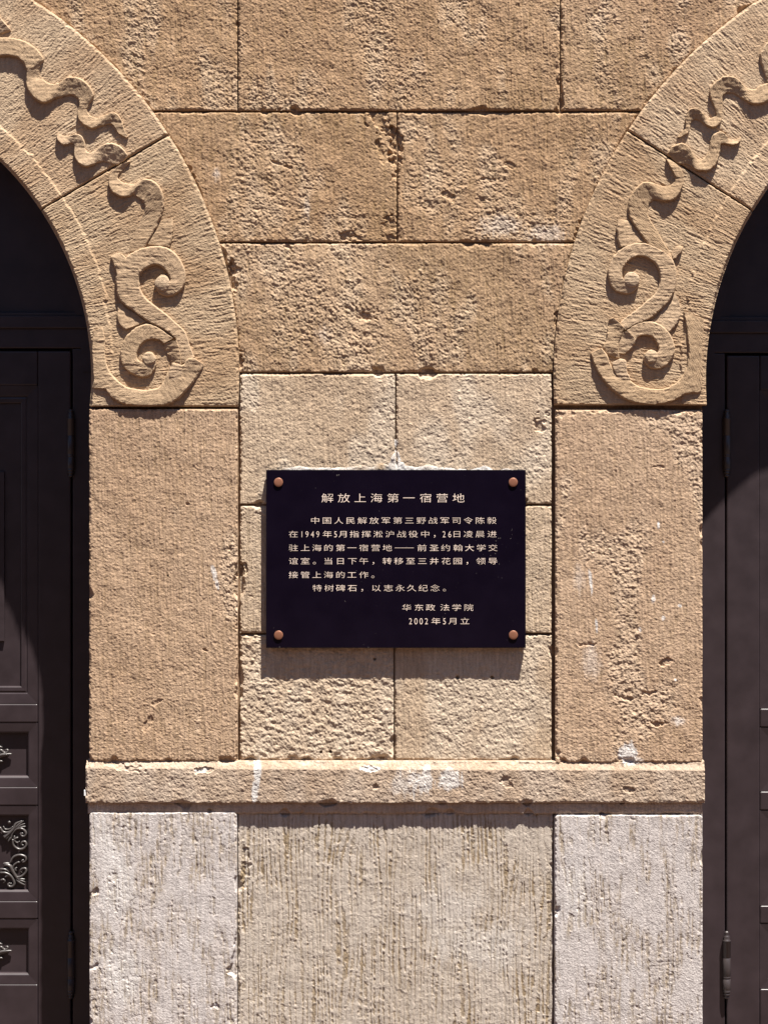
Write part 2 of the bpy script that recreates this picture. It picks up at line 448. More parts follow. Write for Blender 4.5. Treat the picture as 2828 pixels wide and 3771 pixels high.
def extrude_poly(bm, pts, y0, y1):
    f = [bm.verts.new((wx(x), y0, wz(y))) for x, y in pts]
    b_ = [bm.verts.new((wx(x), y1, wz(y))) for x, y in pts]
    bm.faces.new(f); bm.faces.new(list(reversed(b_)))
    n = len(pts)
    for i in range(n):
        bm.faces.new((f[i], b_[i], b_[(i + 1) % n], f[(i + 1) % n]))


def arc_pts(A, off, a0, a1, n, which='i'):
    c = A['c' + which]; r = A['r' + which] + off
    return [(c[0] + A['sgn'] * r * math.cos(t), c[1] - r * math.sin(t)) for t in np.linspace(a0, a1, n)]


TOP = -1300
bm = bmesh.new()
aL = arc_pts(ARCH['L'], 14, math.radians(90), math.radians(-5), 60)
aR = arc_pts(ARCH['R'], 14, math.radians(-4), math.radians(90), 60)
extrude_poly(bm, aL + [(334, GROUND_SY), (2580, GROUND_SY)] + aR + [(3812, TOP), (-773.9, TOP)], .014, .42)
aL2 = arc_pts(ARCH['L'], 14, math.radians(185), math.radians(90), 60)
extrude_poly(bm, aL2 + [(-773.9, TOP), (-4300, TOP), (-4300, GROUND_SY), (-1880, GROUND_SY)], .014, .42)
aR2 = arc_pts(ARCH['R'], 14, math.radians(90), math.radians(184), 60)
extrude_poly(bm, aR2 + [(5020, GROUND_SY), (7100, GROUND_SY), (7100, TOP), (3812, TOP)], .014, .42)
bmesh.ops.recalc_face_normals(bm, faces=bm.faces)
me = bpy.data.meshes.new('mortar_bed'); bm.to_mesh(me); bm.free()
link('mortar_bed', me, M_MORTAR, WALL)

B = lambda *a, **k: block('ashlar_block', *a, parent=WALL, **k)
# upper courses
B(100, 876, -90, 407, 0, 'wall', M_WALL, 1, clips='L')
B(876, 2064, -90, 407, 1.0, 'wall', M_WALL, 2, label='wide tan block at the top of the wall')
B(2064, 2860, -90, 407, -.5, 'wall', M_WALL, 3, clips='R')
B(560, 1463, 410, 891, 0, 'wall', M_WALL, 4, clips='L', label='tan block with a broad flaked patch and a broken upper corner')
B(1463, 2400, 410, 891, -1.5, 'wall', M_WALL, 5, clips='R')
B(790, 2160, 893, 1372, 0, 'wall', M_WALL_B, 6, clips='LR', label='long pitted block with no joint between the arches')
B(882, 1457, 1374, 1858, 0, 'cream', M_CREAM, 7)
B(1457, 2034, 1374, 1858, .5, 'cream', M_CREAM, 8)
B(882, 2034, 1861, 2334, 0, 'pier', M_CREAM, 9, label='smooth pale block behind the black plaque')
B(882, 1452, 2337, 2803, 0, 'rubble', M_CREAM, 10, label='cream block with a coarse roughened face under the plaque')
B(1452, 2034, 2337, 2803, 0, 'cream', M_CREAM, 11)
for nm, x0, x1, sd in (('L', 327, 880, 12), ('R', 2040, 2588, 13)):
    block('pier_block', x0, x1, 1503 if nm == 'L' else 1506, 2806 if nm == 'L' else 2812, 15, 'pier', M_PIER, sd, WALL, depth=.30, gap=4)

# old mortar squeezed out along the top of the plaque and up the joint
X, Y = np.meshgrid(np.arange(1040, 1905, 2.5), np.arange(1618, 1733, 2.5))
hw = 6 + 42 * np.clip((Y - 1636) / 94, 0, 1) ** 2.2 + 2.5 * smp(N_B, X, Y)
top_ = 1717 + 4 * smp(N_PATCH2, X, Y * 0 + 1700) + 2.0 * smp(N_C, X, Y) + 10 * sstep(1800, 1900, X) + 12 * sstep(1100, 1040, X)
dj = np.maximum(hw - np.abs(X - 1459), np.where(Y > 1620, Y - top_, -9))
keep_ = dj > 0
h_ = .8 + 1.2 * sstep(0, 8, dj) + .35 * smp(N_A, X, Y) + .3 * smp(N_B, X, Y) - 7 * (1 - sstep(2, 6, np.abs(X - 1459 - .03 * (Y - 1680)))) * sstep(1728, 1700, Y)
V_ = np.stack([wx(X), np.where(keep_, -h_ / 1000, .004), wz(Y)], -1).reshape(-1, 3)
F_ = grid_faces(*X.shape); F_ = F_[keep_.ravel()[F_].sum(1) >= 2]
u_ = np.unique(F_); mp_ = np.zeros(len(V_), int); mp_[u_] = np.arange(len(u_))
M_ = np.zeros((len(u_), 3)); M_[:, 1] = (.7 + .3 * smp(N_PATCH2, X, Y) + .3 * sstep(60, 20, np.abs(X - 1459))).ravel()[u_]
o_m = link('mortar_smear', np_mesh('mortar_smear', V_[u_], mp_[F_], M_.clip(0, 1)), M_CREAM, WALL)
o_m['label'] = 'white mortar smear along the top edge of the plaque'

# ledge (string course) with its sloped top and the fillet under it
def ledge_prof(X, Y):
    top = 2806 + (X - 320) / 2270 * 8
    t = np.clip((Y - top) / 22.0, 0, 1)
    return -9 * (1 - t)
block('ledge', 318, 2592, 2801, 2956, 22, 'ledge', M_LEDGE, 14, WALL, profile=ledge_prof, gap=.5, depth=.30, chip=.7,
      label='moulded stone ledge with white mortar smears')
block('ledge_fillet', 324, 2586, 2950, 2997, 9, 'ledge', M_LEDGE, 15, WALL, gap=.5, depth=.30, chip=2.5)
# plinth
block('plinth_block', 326, 878, 2985, GROUND_SY, 15, 'plinth', M_PLINTH, 16, WALL, gap=4, chip=2.2, depth=.30, corner=16)
block('plinth_block', 2036, 2590, 2995, GROUND_SY, 15, 'plinth', M_PLINTH, 17, WALL, gap=4, depth=.30, corner=16)
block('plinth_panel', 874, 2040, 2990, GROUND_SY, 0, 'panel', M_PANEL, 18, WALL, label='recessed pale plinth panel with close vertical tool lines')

# stones outside the picture, coarser
xs_out = [(-4290, -3150), (-3150, -2100), (-2100, -1000), (-1000, 140), (140, 1300), (1300, 2500), (2500, 3650), (3650, 4800), (4800, 5950), (5950, 7090)]
for r_i, (ya, yb) in enumerate(((-1290, -700), (-700, -92))):
    for j, (xa, xb) in enumerate(xs_out):
        o_ = (r_i % 2) * 300
        if r_i == 1:
            B(xa, xb, ya, yb, 0, 'plain', M_WALL, 30 + j, step=40, clips='LR')
        else:
            B(xa, xb, ya, yb, 0, 'plain', M_WALL, 50 + j, step=40)
for xa, xb, cl in ((-4290, -3100, ''), (-3100, -1890, 'L'), (5030, 6100, 'R'), (6100, 7090, '')):
    for ya, yb in ((-90, 407), (410, 891), (893, 1372), (1374, 1858), (1861, 2334), (2337, 2803)):
        if cl and yb <= 1400:
            B(xa, xb + (900 if cl == 'L' else 0), ya, yb, 0, 'plain', M_WALL, 70, step=24, clips=cl) if cl == 'L' else \
                B(xa - 900, xb, ya, yb, 0, 'plain', M_WALL, 71, step=24, clips=cl)
        else:
            B(xa, xb, ya, yb, 0, 'plain', M_PIER, 72, step=60)
    block('plinth_block', xa, xb, 2985, GROUND_SY, 14, 'plain', M_PLINTH, 73, WALL, step=60)
    block('ledge', xa, xb, 2801, 2956, 22, 'plain', M_LEDGE, 74, WALL, step=12, profile=ledge_prof)


# ------------------------------------------------------------------ arches
def voussoir(side, ai, ao, seed, step=2.6, hi=True, bottom=None):
    """one arch stone: ai/ao = (start, end) angle in degrees on the inner and outer curve"""
    A = ARCH[side]
    ns = max(8, int(A['ro'] * math.radians(abs(ao[1] - ao[0])) * .86 / step))
    wid = A['ro'] - A['ri'] if side == 'L' else 560
    nv = max(8, int(520 / step))
    s = np.linspace(0, 1, ns)[:, None]; v = np.linspace(0, 1, nv)[None, :]
    gapi = math.degrees(2.5 / A['ri']); gapo = math.degrees(2.5 / A['ro'])
    ti = np.radians(ai[0] + gapi + (ai[1] - ai[0] - 2 * gapi) * s)
    to = np.radians(ao[0] + gapo + (ao[1] - ao[0] - 2 * gapo) * s)
    xi = A['ci'][0] + A['sgn'] * A['ri'] * np.cos(ti); yi = A['ci'][1] - A['ri'] * np.sin(ti)
    xo = A['co'][0] + A['sgn'] * A['ro'] * np.cos(to); yo = A['co'][1] - A['ro'] * np.sin(to)
    X = xi * (1 - v) + xo * v; Y = yi * (1 - v) + yo * v
    width = np.hypot(xo - xi, yo - yi)
    di = v * width; do = (1 - v) * width; ds = np.minimum(s, 1 - s) * 1100.0 * np.ones_like(v)
    h = np.zeros_like(X); worn = np.zeros_like(X); dirt = np.zeros_like(X); white = np.zeros_like(X)
    if hi:
        # tooling strokes run along the radius
        shp = (ns, nv)
        nA = gn(1.0, .75, seed, shp)
        bend = np.roll(gn(.6, .6, seed + 5, shp), 3, 1)
        strokes = gn(4.5, .72, seed + 1, shp)
        wav = np.round(.9 * gn(9, 9, seed + 12, shp)).astype(int)
        strokes = strokes[(np.arange(ns)[:, None] + wav) % ns, np.arange(nv)[None, :]]
        strokes2 = gn(12.0, 1.8, seed + 2, shp)
        gate = sstep(-.8, .8, gn(9, 9, seed + 3, shp))
        h += .44 * strokes * (.5 + .6 * gate) + .06 * strokes2 + .2 * nA + .2 * bend + .3 * gn(6, 6, seed + 4, shp) + .5 * gn(18, 18, seed + 6, shp)
        pit = gn(1.4, 1.2, seed + 7, shp)
        h -= .9 * np.clip(pit - 2.2, 0, 2)
        worn = .35 + .35 * gn(22, 14, seed + 8, shp).clip(-1, 1)
        rag = 1.5 * gn(1.5, 1.5, seed + 9, shp)
    else:
        rag = 0
    # raised inner rim
    rimw = A['rim'] + (2.2 * gn(1.5, 2.5, seed + 11, (ns, nv)) if hi else 0)
    low = (Y > 1105).astype(float)
    rimw = rimw - low * 12
    h += 4.5 * (1 - sstep(-5, 5, di - rimw))
    h -= 5.0 * (1 - sstep(-1, 10, do - rag * 1.2))       # outer arris
    h -= 12.0 * (1 - sstep(0, 13, di - rag * .4))      # inner arris
    h -= 5.0 * (1 - sstep(0, 6, ds - np.clip(rag, -1, 3)))
    P = lambda a: np.pad(a, 1, mode='edge')
    Yw = P(-(12 + h) / 1000.0)
    Yw[0, :] = Yw[-1, :] = .03; Yw[:, -1] = .03; Yw[:, 0] = .40
    V = np.stack([wx(P(X)), Yw, wz(P(Y))], -1).reshape(-1, 3)
    M = np.stack([P(worn), P(white), P(dirt)], -1).reshape(-1, 3)
    F = grid_faces(ns + 2, nv + 2)
    if A['sgn'] > 0: F = F[:, ::-1]
    return link('voussoir', np_mesh('voussoir', V, F, M.clip(0, 1)), M_ARCH, WALL)


VL1 = voussoir('L', (-5.72, 33.6), (-4.31, 32.7), 100)
VL2 = voussoir('L', (33.6, 72), (32.7, 71), 120)
VR1 = voussoir('R', (-4.4, 30.9), (-3.5, 33.2), 140)
VR2 = voussoir('R', (30.9, 72), (33.2, 72), 160)
VL1['label'] = 'springing stone of the left arch carved with two scrolls'
VR1['label'] = 'springing stone of the right arch carved with two scrolls'
for sd_, a_ in (('L', [(72, 108, 71, 109), (108, 147, 109, 147), (147, 185, 147, 184)]), ('R', [(72, 108, 72, 108), (108, 149, 108, 147), (149, 184, 147, 183.5)])):
    for q in a_:
        voussoir(sd_, (q[0], q[1]), (q[2], q[3]), 180, step=14, hi=False)

# ------------------------------------------------------------------ carvings
ZS = 500.0 / 1659.0


def cr(P, n):
    """Catmull-Rom resample of rows of P, n steps per segment"""
    P = np.asarray(P, float)
    Q = np.vstack([2 * P[0] - P[1], P, 2 * P[-1] - P[-2]])
    out = []
    for i in range(len(P) - 1):
        p0, p1, p2, p3 = Q[i:i + 4]
        for t in np.arange(n) / n:
            out.append(.5 * ((2 * p1) + (p2 - p0) * t + (2 * p0 - 5 * p1 + 4 * p2 - p3) * t * t + (3 * p1 - p0 - 3 * p2 + p3) * t ** 3))
    out.append(P[-1])
    return np.array(out)


SEC_U = np.array([0, 0, .03, .062, .10, .22, .32, .42, .5, .58, .68, .78, .90, .938, .97, 1, 1])
SEC_T = np.array([0, .58, .80, .97, 1, 1, 1, 1, 1, 1, 1, 1, 1, .97, .80, .58, 0])     # share of the top height


def ribbon(parent, org, st, base=12.0, name='carved_ribbon', bulge=.2, mat=None, sub=None, tilt=1.0):
    """carved band: stations (Lx, Ly, Rx, Ry, hL, hR) in zoom pixels of a crop with origin org; heights in mm"""
    st = np.array(st, float)
    L = st[:, :2] * ZS + org; R = st[:, 2:4] * ZS + org
    D = np.hstack([L, R, st[:, 4:6]])
    D[:, 4:6] = np.where(D[:, 4:6] > 3.9, np.minimum(D[:, 4:6] * 1.33, 14.5), D[:, 4:6])
    D = cr(D, sub or 10)
    seg = np.r_[0, np.cumsum(np.hypot(*(np.diff((D[:, :2] + D[:, 2:4]) / 2, axis=0).T)) + .3)]
    n = max(12, int(seg[-1] / 3.0))
    q = np.linspace(0, seg[-1], n)
    D = np.stack([np.interp(q, seg, D[:, i]) for i in range(6)], 1)
    ns, nu = len(D), len(SEC_U)
    jl = .7 * smp(N_A, D[:, 0], D[:, 1], 5, 3); jr = .7 * smp(N_A, D[:, 2], D[:, 3], 8, 2)
    U = SEC_U[None, :]
    X = D[:, 0:1] * (1 - U) + D[:, 2:3] * U + (jl[:, None] * (1 - U) + jr[:, None] * U)
    Y = D[:, 1:2] * (1 - U) + D[:, 3:4] * U + (jl[:, None] * (1 - U) + jr[:, None] * U)
    us = U * U * (3 - 2 * U) * .5 + U * .5
    H = D[:, 4:5] * (1 - us) + D[:, 5:6] * us + bulge * 4 * U * (1 - U)
    nz = .34 * smp(N_HATCH, X, Y) + .26 * smp(N_A, X, Y, 50, 60) + .2 * smp(N_B, X, Y, 10, 60) + .15 * smp(N_FINE, X, Y)
    T = SEC_T[None, :]
    H = np.where(T > 0, H * T + nz * (T > .8), -6)
    # close the ends
    e = np.ones(ns); e[0] = e[-1] = 0
    H = np.where(e[:, None] > 0, H, -6)
    V = np.stack([wx(X), -(base + H) / 1000.0, wz(Y)], -1).reshape(-1, 3)
    # flat base is left open inside the stone
    M = np.zeros((len(V), 3)); M[:, 0] = .3
    F = grid_faces(ns, nu)
    me = np_mesh(name, V, F, M)
    bm_ = bmesh.new(); bm_.from_mesh(me)
    bmesh.ops.recalc_face_normals(bm_, faces=bm_.faces); bm_.to_mesh(me); bm_.free()
    return link(name, me, mat or M_ARCH, parent)


def boss(parent, org, cx, cy, r, top=15.0, base=12.0):
    """rounded eye of a scroll"""
    x0, y0 = cx * ZS + org[0], cy * ZS + org[1]
    rr = r * ZS
    T_ = np.linspace(0, 1, 14)[:, None]; A_ = np.linspace(0, 2 * np.pi, 49)[None, :]
    rad = rr * np.minimum(1, np.sin(T_ * np.pi / 2) ** .8)
    X = x0 + rad * np.cos(A_); Y = y0 + rad * np.sin(A_)
    X = x0 + (X - x0) * (1 + .03 * smp(N_B, X, Y)); Y = y0 + (Y - y0) * (1 + .03 * smp(N_C, X, Y))
    top = 17.5
    H = 11.5 + (top - 11.5) * np.cos(T_ * np.pi / 2) ** .75 + .3 * smp(N_HATCH, X, Y) + .25 * smp(N_A, X, Y)
    H[-1] = -4
    H = np.vstack([H, H[-1:]]); X = np.vstack([X, X[-1:]]); Y = np.vstack([Y, Y[-1:]])
    V = np.stack([wx(X), -(base + H) / 1000.0, wz(Y)], -1).reshape(-1, 3)
    M = np.zeros((len(V), 3)); M[:, 0] = .55
    F = grid_faces(H.shape[0], H.shape[1])
    return link('scroll_eye', np_mesh('scroll_eye', V, F, M), M_ARCH, parent)


L1, L2, L3 = (0, 100), (300, 500), (300, 1050)
R1, R2, R3 = (2328, 50), (2128, 500), (2128, 1050)
# left arch, upper stone
ribbon(VL2, L1, [(-520, -420, -420, -260, 8, 9), (-330, -380, -300, -190, 9, 9), (-180, -310, -190, -120, 12, 6), (-60, -200, -120, -60, 11, 6), (60, -60, -60, 20, 9, 6),
                 (130, 20, 0, 80, 6, 5), (150, 60, 20, 95, 3, 3)])
ribbon(VL2, L1, [(-420, 330, -400, 520, 6, 11), (-300, 250, -280, 440, 8, 12), (-150, 170, -140, 385, 9, 12), (0, 140, 0, 370, 9, 12), (150, 140, 120, 365, 9, 12), (300, 175, 220, 385, 9, 12), (430, 250, 280, 430, 9, 12),
                 (510, 330, 320, 490, 8, 11), (545, 410, 335, 550, 7, 10), (500, 500, 335, 610, 4, 9), (500, 600, 330, 680, 3, 9),
                 (560, 660, 350, 770, 4, 10), (640, 700, 430, 880, 5, 11), (720, 690, 550, 940, 6, 11), (790, 645, 690, 880, 10, 7),
                 (880, 615, 800, 850, 12, 4), (990, 635, 880, 835, 12, 4), (1080, 700, 950, 870, 11, 5), (1140, 780, 975, 920, 9, 6),
                 (1150, 860, 978, 970, 7, 7), (1090, 960, 965, 1010, 5, 7), (1080, 1040, 955, 1080, 4, 8), (1130, 1100, 980, 1150, 5, 9), (1200, 1110, 1050, 1215, 5, 10),
                 (1300, 1080, 1150, 1250, 6, 10), (1380, 1050, 1270, 1210, 10, 5), (1450, 1075, 1370, 1195, 9, 5), (1500, 1150, 1410, 1240, 7, 6),
                 (1530, 1260, 1460, 1310, 6, 6), (1580, 1350, 1560, 1360, 5, 5)])
ribbon(VL2, L1, [(715, 1290, 700, 1300, 5, 7), (760, 1325, 720, 1390, 5, 9), (830, 1335, 790, 1450, 5, 9), (900, 1325, 870, 1430, 9, 6),
                 (970, 1320, 910, 1440, 10, 6), (1020, 1350, 918, 1480, 9, 6), (1045, 1410, 915, 1550, 6, 8), (1050, 1480, 930, 1610, 5, 9),
                 (1080, 1530, 980, 1680, 5, 11), (1140, 1535, 1060, 1715, 5, 12), (1200, 1495, 1150, 1690, 8, 9), (1280, 1440, 1240, 1650, 12, 4),
                 (1370, 1425, 1320, 1655, 12, 3.5), (1460, 1450, 1400, 1685, 11, 3), (1530, 1510, 1450, 1680, 9, 3), (1575, 1580, 1540, 1625, 5, 3)])
# left arch, springing stone
ribbon(VL1, L2, [(610, 310, 560, 325, 4, 5), (560, 370, 450, 380, 3, 6), (490, 440, 370, 460, 3, 7), (450, 510, 345, 540, 4, 8), (490, 560, 345, 620, 5, 9),
                 (570, 590, 380, 690, 5, 10), (650, 590, 470, 750, 5, 11), (720, 555, 560, 755, 7, 10), (800, 535, 640, 730, 12, 5),
                 (890, 560, 690, 765, 12, 4), (960, 620, 740, 790, 11, 5), (1000, 700, 775, 850, 10, 5), (1018, 800, 782, 910, 8, 4), (1010, 900, 740, 1010, 6, 1.5),
                 (960, 1040, 690, 1100, 5, 1), (890, 1180, 650, 1210, 5, 1), (800, 1335, 600, 1340, 5, 1), (740, 1420, 600, 1420, 3, 1)])
ribbon(VL1, L2, [(1230, 2800, 1390, 2710, 6, 5), (1190, 2620, 1330, 2560, 8, 5), (1150, 2480, 1275, 2400, 9, 6), (1000, 2365, 1130, 2260, 9, 8), (820, 2275, 1060, 2195, 9, 9), (640, 2145, 930, 2095, 9, 9),
                 (480, 2020, 810, 2000, 9, 9), (435, 1880, 740, 1900, 9, 9), (435, 1700, 715, 1790, 9, 9), (480, 1560, 725, 1710, 8, 9),
                 (600, 1450, 780, 1640, 8, 10), (760, 1380, 850, 1595, 9, 9), (900, 1355, 910, 1585, 10, 9), (1030, 1365, 970, 1600, 10, 9),
                 (1130, 1420, 1030, 1645, 9, 9), (1210, 1510, 1070, 1700, 9, 9), (1265, 1620, 1090, 1755, 9, 9), (1285, 1720, 1085, 1790, 9, 10),
                 (1270, 1810, 1065, 1815, 9, 11), (1230, 1890, 1040, 1822, 9, 12), (1150, 1950, 1020, 1825, 8, 13), (1050, 1968, 1005, 1825, 7, 14), (960, 1930, 1000, 1820, 6, 14),
                 (912, 1860, 1000, 1815, 7, 14), (912, 1780, 1000, 1815, 8, 14), (950, 1725, 1005, 1812, 8, 14), (1010, 1705, 1010, 1815, 8, 14), (1065, 1730, 1015, 1815, 7, 14),
                 (1092, 1780, 1018, 1816, 6, 13)], name='carved_scroll', bulge=.5)
ribbon(VL1, L2, [(368, 1478, 420, 1432, 6, 6), (372, 1500, 520, 1462, 9, 8), (402, 1580, 600, 1560, 9, 8), (436, 1700, 700, 1690, 8.5, 8)], name='carved_leaf')
ribbon(VL1, L2, [(800, 1335, 1080, 1365, 2, 5), (870, 1230, 1112, 1260, 2, 5), (940, 1120, 1130, 1130, 2, 5), (985, 1050, 1125, 1040, 2, 3), (1040, 1010, 1100, 1000, 1, 2)], name='carved_leaf')
ribbon(VL1, L3, [(1150, 650, 1020, 730, 7, 9), (1080, 615, 980, 690, 9, 9), (980, 540, 920, 670, 9, 9), (880, 490, 850, 670, 9, 9), (790, 478, 790, 690, 9, 9), (690, 515, 740, 730, 9, 9),
                 (600, 585, 705, 790, 9, 9), (530, 670, 690, 850, 9, 9), (490, 780, 695, 900, 9, 9), (485, 900, 720, 935, 9, 11), (530, 1010, 745, 945, 8, 12),
                 (640, 1095, 770, 940, 8, 13), (760, 1130, 800, 930, 8, 13), (860, 1095, 820, 920, 7, 14), (915, 1010, 830, 910, 7, 14), (920, 920, 835, 905, 7, 14),
                 (880, 860, 838, 900, 8, 14), (820, 845, 838, 900, 8, 14), (765, 880, 838, 905, 8, 14)], name='carved_scroll', bulge=.5)
ribbon(VL1, L3, [(150, 560, 262, 500, 5, 4), (140, 720, 298, 640, 6, 6), (140, 860, 300, 800, 6, 7), (150, 1000, 305, 900, 6.5, 8), (155, 1150, 340, 1020, 7, 9), (150, 1262, 400, 1110, 7, 9),
                 (290, 1275, 470, 1185, 9, 9), (370, 1370, 560, 1245, 10, 9), (500, 1450, 660, 1270, 11, 9), (650, 1478, 770, 1285, 11, 9), (820, 1485, 860, 1275, 11, 9),
                 (980, 1478, 950, 1250, 11, 8), (1110, 1445, 1010, 1180, 11, 8), (1210, 1380, 1050, 1090, 11, 8), (1300, 1285, 1100, 1020, 10, 8), (1380, 1180, 1190, 990, 6, 10),
                 (1440, 1090, 1260, 970, 4, 13), (1490, 1010, 1300, 910, 4, 14), (1500, 965, 1380, 885, 4, 9)], name='carved_scroll', bulge=1.0)
ribbon(VL1, L3, [(1020, 705, 1165, 668, 7, 12), (1015, 760, 1190, 700, 4, 15), (1050, 850, 1215, 790, 3.5, 15), (1095, 930, 1225, 890, 3.5, 13), (1110, 975, 1230, 985, 4, 9)], name='carved_leaf', bulge=1.2)
ribbon(VL1, L3, [(1085, 1000, 1120, 950, 7, 8), (1080, 1040, 1225, 975, 9, 10), (1070, 1130, 1250, 1050, 9, 10), (1060, 1200, 1230, 1150, 8, 9)], name='carved_leaf', bulge=1.5)
ribbon(VL1, L3, [(545, 555, 810, 455, 7, 3), (475, 490, 660, 345, 7, 3), (445, 390, 560, 290, 6, 3), (450, 270, 490, 205, 3, 2)], name='carved_leaf')
boss(VL1, L2, 1000, 1812, 92, 16)
boss(VL1, L3, 838, 905, 80, 17)
boss(VR1, R2, 645, 1768, 96, 16)
boss(VR1, R3, 885, 875, 80, 16)
# right arch, upper stone
ribbon(VR2, R1, [(2050, -100, 2050, 120, 11, 6), (1860, 80, 1940, 300, 11, 5), (1700, 280, 1830, 500, 10, 6), (1580, 440, 1790, 640, 9, 6), (1550, 560, 1790, 740, 8, 7), (1600, 720, 1760, 800, 6, 7), (1640, 850, 1740, 870, 4, 6)])
ribbon(VR2, R1, [(2000, 640, 1990, 830, 8, 9), (1830, 800, 1850, 960, 6, 11), (1659, 850, 1710, 1040, 5, 11), (1560, 880, 1620, 1090, 5, 11), (1480, 932, 1530, 1118, 5, 11), (1400, 920, 1440, 1110, 6, 10), (1330, 870, 1360, 1070, 10, 7),
                 (1270, 805, 1280, 1015, 12, 4), (1190, 775, 1210, 978, 12, 4), (1110, 778, 1150, 980, 11, 4.5), (1030, 820, 1110, 1010, 10, 5), (965, 880, 1090, 1050, 9, 6),
                 (930, 960, 1095, 1090, 8, 6), (950, 1060, 1095, 1140, 8, 6), (1000, 1170, 1085, 1220, 7, 7), (1010, 1250, 1085, 1300, 5, 8), (965, 1275, 1050, 1365, 5, 9),
                 (930, 1290, 990, 1393, 5, 10), (885, 1255, 920, 1388, 6, 9), (830, 1205, 860, 1350, 10, 6), (765, 1165, 800, 1310, 11, 4), (710, 1170, 750, 1300, 10, 4),
                 (660, 1210, 715, 1330, 8, 4), (640, 1290, 700, 1370, 7, 4), (640, 1400, 690, 1440, 5, 5), (590, 1465, 640, 1485, 4, 6), (530, 1515, 540, 1525, 4, 4)])
ribbon(VR2, R1, [(1330, 1508, 1310, 1560, 5, 7), (1260, 1540, 1260, 1605, 4, 9), (1190, 1555, 1190, 1612, 5, 9), (1140, 1500, 1120, 1600, 8, 7), (1090, 1455, 1070, 1605, 9, 7),
                 (1030, 1460, 1065, 1640, 8, 8), (965, 1500, 1060, 1700, 7, 8), (945, 1580, 1040, 1780, 6, 9), (920, 1680, 1000, 1860, 5, 10), (870, 1770, 940, 1920, 5, 11),
                 (800, 1790, 850, 1935, 5, 11), (735, 1730, 760, 1920, 9, 9), (680, 1640, 700, 1870, 12, 5), (610, 1595, 640, 1840, 12, 4), (530, 1605, 575, 1845, 11, 3), (460, 1650, 510, 1805, 9, 3),
                 (420, 1725, 480, 1780, 5, 3)])
# right arch, springing stone
ribbon(VR1, R2, [(1065, 285, 1100, 290, 6, 3), (1100, 360, 1180, 340, 8, 4), (1150, 450, 1255, 420, 8, 5), (1180, 540, 1280, 520, 6, 7), (1140, 600, 1265, 640, 5, 9), (1060, 620, 1220, 730, 5, 10),
                 (980, 612, 1150, 790, 5, 11), (920, 587, 1060, 812, 7, 10), (850, 573, 960, 795, 12, 6), (770, 585, 905, 795, 12, 4), (700, 640, 860, 840, 10, 5), (640, 720, 850, 890, 9, 5),
                 (610, 810, 850, 960, 9, 5), (600, 900, 880, 1040, 8, 5), (620, 1000, 930, 1120, 8, 5), (670, 1090, 990, 1220, 8, 5), (750, 1200, 1060, 1340, 8, 5), (830, 1310, 1130, 1450, 7, 5), (900, 1420, 1150, 1520, 7, 7)])
ribbon(VR1, R2, [(500, 1375, 800, 1300, 8, 4), (470, 1260, 745, 1215, 8, 3), (465, 1130, 670, 1100, 8, 3), (475, 1060, 620, 1050, 7, 3), (500, 1020, 550, 1025, 4, 3)], name='carved_leaf', bulge=1.0)
ribbon(VR1, R2, [(1130, 1440, 1180, 1350, 3, 4), (1130, 1470, 1275, 1370, 5, 7), (1140, 1510, 1190, 1505, 6, 7)], name='carved_leaf', bulge=1.5)
ribbon(VR1, R2, [(560, 2385, 500, 2290, 8, 6), (700, 2310, 600, 2200, 9, 7), (850, 2250, 720, 2120, 9, 8), (980, 2150, 820, 2030, 9, 9), (1090, 2040, 900, 1960, 9, 9), (1160, 1930, 960, 1880, 9, 9),
                 (1190, 1800, 990, 1770, 9, 9), (1195, 1660, 980, 1670, 9, 9), (1150, 1520, 945, 1585, 8, 9), (1050, 1430, 890, 1530, 8, 9), (930, 1365, 820, 1490, 9, 9), (800, 1320, 750, 1475, 9, 9),
                 (660, 1325, 670, 1495, 9, 9), (540, 1375, 610, 1540, 9, 9), (440, 1460, 560, 1600, 9, 9), (380, 1570, 530, 1670, 9, 9), (355, 1690, 540, 1740, 9, 11), (380, 1810, 570, 1775, 9, 12),
                 (450, 1900, 600, 1778, 8, 13), (560, 1940, 630, 1775, 7, 14), (660, 1920, 650, 1770, 6, 14), (725, 1850, 650, 1770, 7, 14), (735, 1770, 650, 1770, 8, 14), (700, 1700, 648, 1770, 8, 14),
                 (630, 1675, 645, 1770, 8, 14), (570, 1710, 645, 1770, 7, 14)], name='carved_scroll', bulge=.5)
ribbon(VR1, R3, [(570, 555, 690, 690, 8, 9), (680, 490, 730, 640, 9, 9), (780, 455, 790, 615, 9, 9), (880, 448, 850, 620, 9, 9), (980, 480, 900, 640, 9, 9), (1070, 545, 940, 690, 9, 9), (1130, 630, 965, 750, 9, 9),
                 (1165, 730, 970, 805, 9, 10), (1170, 830, 945, 850, 9, 12), (1130, 920, 915, 870, 8, 13), (1050, 1000, 900, 880, 8, 13), (950, 1030, 890, 880, 7, 14), (860, 1005, 885, 880, 7, 14), (805, 940, 885, 880, 8, 14),
                 (800, 860, 885, 880, 8, 14), (840, 805, 885, 880, 8, 14), (900, 795, 888, 880, 8, 14), (960, 830, 890, 880, 7, 13)], name='carved_scroll', bulge=.5)
ribbon(VR1, R3, [(370, 410, 420, 395, 6, 8), (365, 480, 540, 500, 3, 11), (350, 560, 545, 560, 4, 9), (335, 680, 500, 680, 5, 7), (305, 770, 490, 800, 6, 7), (330, 860, 500, 900, 3, 4)], name='carved_leaf')
ribbon(VR1, R3, [(545, 570, 600, 562, 7, 11), (500, 640, 695, 665, 4, 12), (480, 740, 650, 770, 4, 8), (460, 830, 560, 850, 3, 5)], name='carved_leaf')
